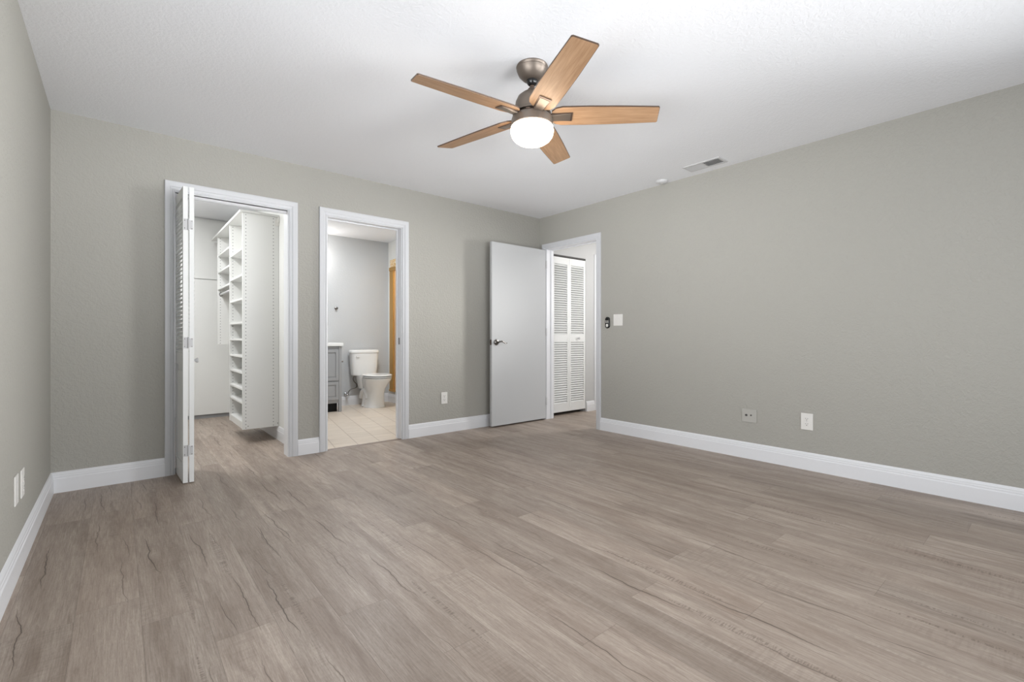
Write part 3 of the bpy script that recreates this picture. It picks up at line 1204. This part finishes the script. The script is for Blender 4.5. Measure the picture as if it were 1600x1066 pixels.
# water supply valve and hose
ws = empty('supply_valve', (2.50, 6.68, 0.15), 'chrome water shut-off valve with grey hose left of the toilet', 'valve')
b = BM()
lathe(b, (2.505, BB - 0.016, 0.165), [(0, 0), (0.026, 0), (0.022, -0.006), (0.008, -0.008), (0.008, -0.05), (0, -0.05)], 18, 'y')
lathe(b, (2.505, 6.66, 0.148), [(0, 0), (0.013, 0), (0.013, 0.034), (0, 0.034)], 14)
lathe(b, (2.505, 6.645, 0.165), [(0, 0), (0.018, 0), (0.020, -0.012), (0.012, -0.018), (0, -0.018)], 12, 'y')
obj('valve_body', b, 'chrome', ws, smooth=True)
b = BM()
tube(b, smoothpts([(2.515, 6.66, 0.172), (2.545, 6.668, 0.215), (2.58, 6.67, 0.236), (2.615, 6.66, 0.245), (2.645, 6.65, 0.265), (2.635, 6.64, 0.310), (2.60, 6.63, 0.345), (2.582, 6.62, 0.385), (2.59, 6.61, 0.432)], 7), 0.0065, 8)
obj('supply_hose', b, 'hose', ws, smooth=True)

# small fittings on the bathroom walls
th_ = empty('robe_hook', (2.371, BB, 1.40), 'small dark metal stub on the bathroom wall above the vanity', 'hook')
b = BM()
lathe(b, (2.371, BB, 1.40), [(0, 0), (0.022, 0), (0.020, -0.008), (0.010, -0.012), (0.010, -0.035), (0.016, -0.042), (0.012, -0.052), (0, -0.054)], 18, 'y')
smooth_by_angle(obj('hook', b, 'steel', th_, smooth=True))
tp = empty('paper_holder_post', (2.42, 6.55, 0.665), 'tiny dark metal peg between vanity and toilet tank', 'holder')
b = BM()
lathe(b, (VX1 + 0.001, 6.30, 0.66), [(0, 0), (0.012, 0), (0.012, 0.004), (0.006, 0.006), (0.006, 0.035), (0.011, 0.037), (0.011, 0.052), (0, 0.054)], 14, 'x')
obj('peg', b, 'steel', tp, smooth=True)

# shower frame in the bathroom right wall
sh = empty('shower_enclosure', (BRX, 6.2, 0.165), 'gold-framed shower door beside the toilet', 'shower')
SY0, SY1 = 5.73, 6.655
b = BM()
for y0, y1 in ((6.535, 6.655), (SY0, SY0 + 0.05)):
    box(b, (BRX - 0.012, y0, 0.166), (BRX + 0.04, y1, 2.04))
obj('side_post', b, 'gold', sh, bevel=0.003)
b = BM()
box(b, (BRX - 0.022, SY0, 1.992), (BRX + 0.05, SY1, 2.045))
obj('header', b, 'gold', sh, bevel=0.003)
b = BM()
box(b, (BRX - 0.022, SY0, 0.166), (BRX + 0.05, SY1, 0.195))
obj('bottom_track', b, 'gold', sh, bevel=0.003)
b = BM()
box(b, (BRX + 0.004, SY0 + 0.052, 0.197), (BRX + 0.010, 6.533, 1.990))
obj('glass_panel', b, 'obscure', sh)
b = BM()
box(b, (BRX - 0.004, SY0, 2.047), (BRX + 0.02, SY1, 2.163))
tag(obj('transom', b, 'amber', sh), 'amber patterned strip above the header')

# ------------------------------------------------------------------ ceiling fan
FX, FY = 1.690, 1.840
fan = empty('ceiling_fan', (FX, FY, H), 'bronze ceiling fan with five light oak blades and a lit globe', 'ceiling fan')
b = BM()
lathe(b, (FX, FY, H), [(0, 0), (0.083, 0), (0.085, -0.006), (0.080, -0.014), (0.083, -0.018), (0.080, -0.026), (0.072, -0.045), (0.052, -0.066), (0.036, -0.074), (0, -0.074)], 48)
smooth_by_angle(obj('canopy', b, 'bronze', fan, smooth=True))
b = BM()
bmesh.ops.create_uvsphere(b, u_segments=24, v_segments=14, radius=0.030, matrix=Matrix.Translation((FX, FY, H - 0.076)))
tag(obj('hanger_ball', b, 'black', fan, smooth=True), 'black hanger ball')
b = BM()
lathe(b, (FX, FY, 2.31), [(0, 0), (0.013, 0), (0.013, 0.04), (0, 0.04)], 16)
obj('downrod', b, 'bronzed', fan, smooth=True)
b = BM()
lathe(b, (FX, FY, 2.185), [(0, 0), (0.100, 0), (0.100, 0.006), (0.093, 0.012), (0.091, 0.045), (0.088, 0.065), (0.076, 0.090), (0.052, 0.110), (0.030, 0.120), (0.022, 0.136), (0, 0.138)], 48)
smooth_by_angle(obj('motor_housing', b, 'bronze', fan, smooth=True))
b = BM()
lathe(b, (FX, FY, 2.176), [(0, 0), (0.085, 0), (0.085, 0.010), (0, 0.010)], 40)
obj('blade_ring', b, 'bronzed', fan, smooth=True)
b = BM()
lathe(b, (FX, FY, 2.118), [(0, 0), (0.108, 0), (0.111, 0.004), (0.111, 0.034), (0.107, 0.046), (0.098, 0.055), (0, 0.058)], 48)
smooth_by_angle(obj('light_kit', b, 'bronze', fan, smooth=True))
b = BM()
prof = [(0.104, 0.002), (0.112, -0.004), (0.1145, -0.018), (0.114, -0.034), (0.108, -0.052), (0.096, -0.068), (0.078, -0.081), (0.052, -0.090), (0.024, -0.0945), (0.004, -0.095)]
lathe(b, (FX, FY, 2.118), prof, 48)
tag(obj('glass_globe', b, 'globe', fan, smooth=True), 'glowing cream glass bowl')

BLZ = 2.172


def blade_pts():
    """outline in local blade space: x along, y across"""
    return [(0.105, -0.036), (0.125, -0.058), (0.160, -0.068), (0.30, -0.069), (0.45, -0.066), (0.655, -0.058), (0.661, -0.052),
            (0.674, 0.050), (0.669, 0.057), (0.45, 0.066), (0.30, 0.069), (0.160, 0.068), (0.125, 0.058), (0.105, 0.036)]


def rot_obj(name, bm, m, parent, mat, bevel=0, smooth=False):
    bmesh.ops.recalc_face_normals(bm, faces=bm.faces)
    me = bpy.data.meshes.new(name)
    bm.to_mesh(me)
    bm.free()
    me.materials.append(M[m])
    o = bpy.data.objects.new(name, me)
    o.parent = parent
    o.matrix_local = mat
    COL.objects.link(o)
    if bevel:
        k = o.modifiers.new('bevel', 'BEVEL')
        k.width = bevel
        k.segments = 2
        k.limit_method = 'ANGLE'
    return o


PITCH = math.radians(-13)
for k in range(5):
    ang = math.radians(30 + 72 * k)
    mat = Matrix.Translation((0, 0, BLZ - H)) @ Matrix.Rotation(ang, 4, 'Z') @ Matrix.Rotation(PITCH, 4, 'X')
    b = BM()
    prism(b, [(x, y, 0.0) for x, y in blade_pts()], (0, 0, 0.0065))
    bl = rot_obj('fan_blade', b, 'blade', fan, mat)
    # darker stained edge and upper face: thin banding set on the blade
    b = BM()
    prism(b, [(x * 1.0 + (0.0015 if x > 0.6 else (-0.0015 if x < 0.11 else 0)), y * 1.035, 0.0010) for x, y in blade_pts()], (0, 0, 0.0065))
    rot_obj('edge_band', b, 'bronzed', bl, Matrix.Identity(4))
    b = BM()
    prism(b, [(0.085, -0.027, -0.005), (0.214, -0.033, -0.005), (0.214, 0.033, -0.005), (0.085, 0.027, -0.005)], (0, 0, 0.004))
    rot_obj('bracket_bezel', b, 'bronzed', bl, Matrix.Identity(4), 0.002)
    b = BM()
    prism(b, [(0.085, -0.022, -0.014), (0.205, -0.027, -0.006), (0.205, 0.027, -0.006), (0.085, 0.022, -0.014)], (0, 0, 0.014))
    br = rot_obj('blade_bracket', b, 'bronze', bl, Matrix.Identity(4), 0.003)
for i in range(10):
    b = BM()
    a = math.radians(36 * i + 18)
    box(b, (-0.011, 0.1005, -0.002), (0.011, 0.104, 0.004), Matrix.Translation((FX, FY, 2.172)) @ Matrix.Rotation(a, 4, 'Z'))
    obj('vent_slot', b, 'bronzed', fan)

# ------------------------------------------------------------------ ceiling vent and smoke detector
cv = empty('ceiling_vent', (3.765, 1.95, H), 'white rectangular air vent in the ceiling near the right wall', 'vent')
VX, VY = 3.752, 1.950
b = BM()
x0, x1, y0, y1 = VX - 0.078, VX + 0.078, VY - 0.160, VY + 0.160
t_ = 0.022
for a_, c_ in (((x0, y0), (x1, y0 + t_)), ((x0, y1 - t_), (x1, y1)), ((x0, y0 + t_), (x0 + t_, y1 - t_)), ((x1 - t_, y0 + t_), (x1, y1 - t_)), ((x0 + t_, VY - 0.006), (x1 - t_, VY + 0.006))):
    box(b, (a_[0], a_[1], H - 0.007), (c_[0], c_[1], H))
obj('frame', b, 'ventw', cv, bevel=0.002)
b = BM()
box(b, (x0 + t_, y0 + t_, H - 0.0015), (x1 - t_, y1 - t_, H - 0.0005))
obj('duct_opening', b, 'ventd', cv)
b = BM()
for half, sg in ((y0 + t_, 1), (VY + 0.006, -1)):
    L = (VY - 0.006) - (y0 + t_)
    n = 9
    for i in range(n):
        yc = half + (i + 0.5) * L / n
        mt = Matrix.Translation((VX, yc, H - 0.007)) @ Matrix.Rotation(math.radians(sg * 40), 4, 'X')
        box(b, (-0.056, -0.0072, -0.0006), (0.056, 0.0072, 0.0006), mt)
obj('louver_slats', b, 'ventw', cv)

sd = empty('smoke_detector', (3.855, 2.41, H), 'round white smoke detector on the ceiling beside the vent', 'smoke detector')
b = BM()
lathe(b, (3.850, 2.415, H), [(0, 0), (0.052, 0), (0.052, -0.006), (0.048, -0.014), (0.036, -0.021), (0.020, -0.023), (0, -0.023)], 36)
smooth_by_angle(obj('housing', b, 'ventw', sd, smooth=True))
b = BM()
lathe(b, (3.850, 2.415, H - 0.023), [(0, 0), (0.010, 0), (0.009, -0.002), (0, -0.002)], 16)
obj('test_button', b, 'plastic', sd)


# ------------------------------------------------------------------ plates on the walls
def frame_on(wall, u, z):
    """local frame: first axis along the wall, second out of it, third up"""
    if wall == 'right':
        return Vector((XR, u, z)), Vector((0, 1, 0)), Vector((-1, 0, 0))
    if wall == 'left':
        return Vector((XL, u, z)), Vector((0, 1, 0)), Vector((1, 0, 0))
    return Vector((u, YB, z)), Vector((1, 0, 0)), Vector((0, -1, 0))


def wbox(b, fr, u0, u1, d0, d1, z0, z1):
    o, U, D = fr
    Zv = Vector((0, 0, 1))
    pts = [o + U * u + D * d + Zv * z for u, d, z in ((u0, d0, z0), (u1, d0, z0), (u1, d1, z0), (u0, d1, z0), (u0, d0, z1), (u1, d0, z1), (u1, d1, z1), (u0, d1, z1))]
    vs = [b.verts.new(p) for p in pts]
    for f in ((3, 2, 1, 0), (4, 5, 6, 7), (0, 1, 5, 4), (1, 2, 6, 5), (2, 3, 7, 6), (3, 0, 4, 7)):
        b.faces.new([vs[i] for i in f])


def wdisc(b, fr, u, z, r, d0, d1, n=14):
    o, U, D = fr
    Zv = Vector((0, 0, 1))
    rings = []
    for d in (d0, d1):
        rings.append([o + U * (u + r * math.cos(2 * math.pi * i / n)) + Zv * (z + r * math.sin(2 * math.pi * i / n)) + D * d for i in range(n)])
    loft(b, rings)


def outlet(wall, u, z, label, w=0.080, h=0.124, blank=False):
    fr = frame_on(wall, u, z)
    e = empty('wall_outlet' if not blank else 'wall_plate', fr[0], label, 'outlet' if not blank else 'wall plate', 'wall outlets' if not blank else None)
    b = BM()
    wbox(b, fr, -w / 2, w / 2, 0, 0.006, -h / 2, h / 2)
    obj('plate', b, 'plastic', e, bevel=0.0025)
    if blank:
        b = BM()
        wdisc(b, fr, 0, 0.034, 0.0035, 0.006, 0.0072)
        obj('screw', b, 'hinge', e)
        b = BM()
        wdisc(b, fr, 0, -0.034, 0.0035, 0.006, 0.0072)
        obj('screw', b, 'hinge', e)
        return e
    for dz in (0.0195, -0.0195):
        b = BM()
        wbox(b, fr, -0.0165, 0.0165, 0.006, 0.0085, dz - 0.0145, dz + 0.0145)
        rc = obj('receptacle', b, 'plastic', e, bevel=0.002)
        b = BM()
        wbox(b, fr, -0.0075, -0.0055, 0.0085, 0.0089, dz + 0.000, dz + 0.0085)
        wbox(b, fr, 0.0055, 0.0075, 0.0085, 0.0089, dz + 0.000, dz + 0.0085)
        wdisc(b, fr, 0, dz - 0.0065, 0.003, 0.0085, 0.0089)
        obj('slot', b, 'slot', rc)
    b = BM()
    wdisc(b, fr, 0, 0, 0.003, 0.006, 0.0075)
    obj('screw', b, 'hinge', e)
    return e


outlet('right', 1.249, 0.360, 'white duplex outlet low on the right wall')
outlet('back', 2.575, 0.361, 'white duplex outlet low on the wall between bathroom door and open door', 0.074, 0.118)
outlet('left', 2.833, 0.354, 'nearer of the two white outlet plates low on the left wall', 0.08, 0.124, blank=True)
outlet('left', 2.995, 0.345, 'farther of the two white outlet plates low on the left wall', 0.08, 0.124)

fr = frame_on('right', 1.665, 0.350)
e = empty('coax_plate', fr[0], 'wall-coloured cable plate with two dark jacks left of the outlet', 'wall plate')
b = BM()
wbox(b, fr, -0.058, 0.058, 0, 0.009, -0.052, 0.052)
obj('plate', b, 'greigeplate', e, bevel=0.002)
b = BM()
wdisc(b, fr, 0.022, 0.004, 0.009, 0.009, 0.015)
obj('jack', b, 'slot', e)
b = BM()
wdisc(b, fr, -0.015, 0.006, 0.0065, 0.009, 0.013)
obj('jack', b, 'slot', e)

fr = frame_on('right', 2.977, 1.168)
e = empty('light_switch', fr[0], 'white double rocker switch plate beside the hall doorway', 'light switch')
b = BM()
wbox(b, fr, -0.057, 0.057, 0, 0.006, -0.059, 0.059)
obj('plate', b, 'plastic', e, bevel=0.0025)
for u in (-0.023, 0.023):
    b = BM()
    o_, U_, D_ = fr
    pts = []
    wbox(b, fr, u - 0.016, u + 0.016, 0.006, 0.0095, -0.033, 0.033)
    obj('rocker', b, 'plastic', e, bevel=0.002)

fr = frame_on('right', 3.108, 1.130 + 0.013)
e = empty('fan_remote', fr[0], 'small black remote in a wall cradle left of the light switch', 'remote')


def capsule(b, fr, hw, z0, z1, d0, d1, taper=0.0, n=10):
    o, U, D = fr
    Zv = Vector((0, 0, 1))
    rings = []
    for d, s in ((d0, 0.0), (d1 - 0.003, 0.0), (d1, taper)):
        r = hw - s
        pts = []
        for i in range(n + 1):
            a = math.pi * i / n
            pts.append((r * math.cos(a), z1 - hw + r * math.sin(a)))
        for i in range(n + 1):
            a = math.pi + math.pi * i / n
            pts.append((r * math.cos(a), z0 + hw + r * math.sin(a)))
        rings.append([o + U * p + Zv * q + D * d for p, q in pts])
    loft(b, rings)


b = BM()
capsule(b, fr, 0.027, -0.060, 0.060, 0, 0.018, 0.004)
obj('remote_body', b, 'black', e, smooth=False)
for a in (45, 135, 225, 315):
    b = BM()
    wdisc(b, fr, 0.015 * math.cos(math.radians(a)), 0.010 + 0.010 * math.sin(math.radians(a)), 0.0055, 0.018, 0.0195)
    tag(obj('button', b, 'plastic', e), 'pale button')
b = BM()
capsule(b, fr, 0.014, -0.048, -0.012, 0.018, 0.0205, 0.002)
tag(obj('button', b, 'plastic', e), 'pale button')
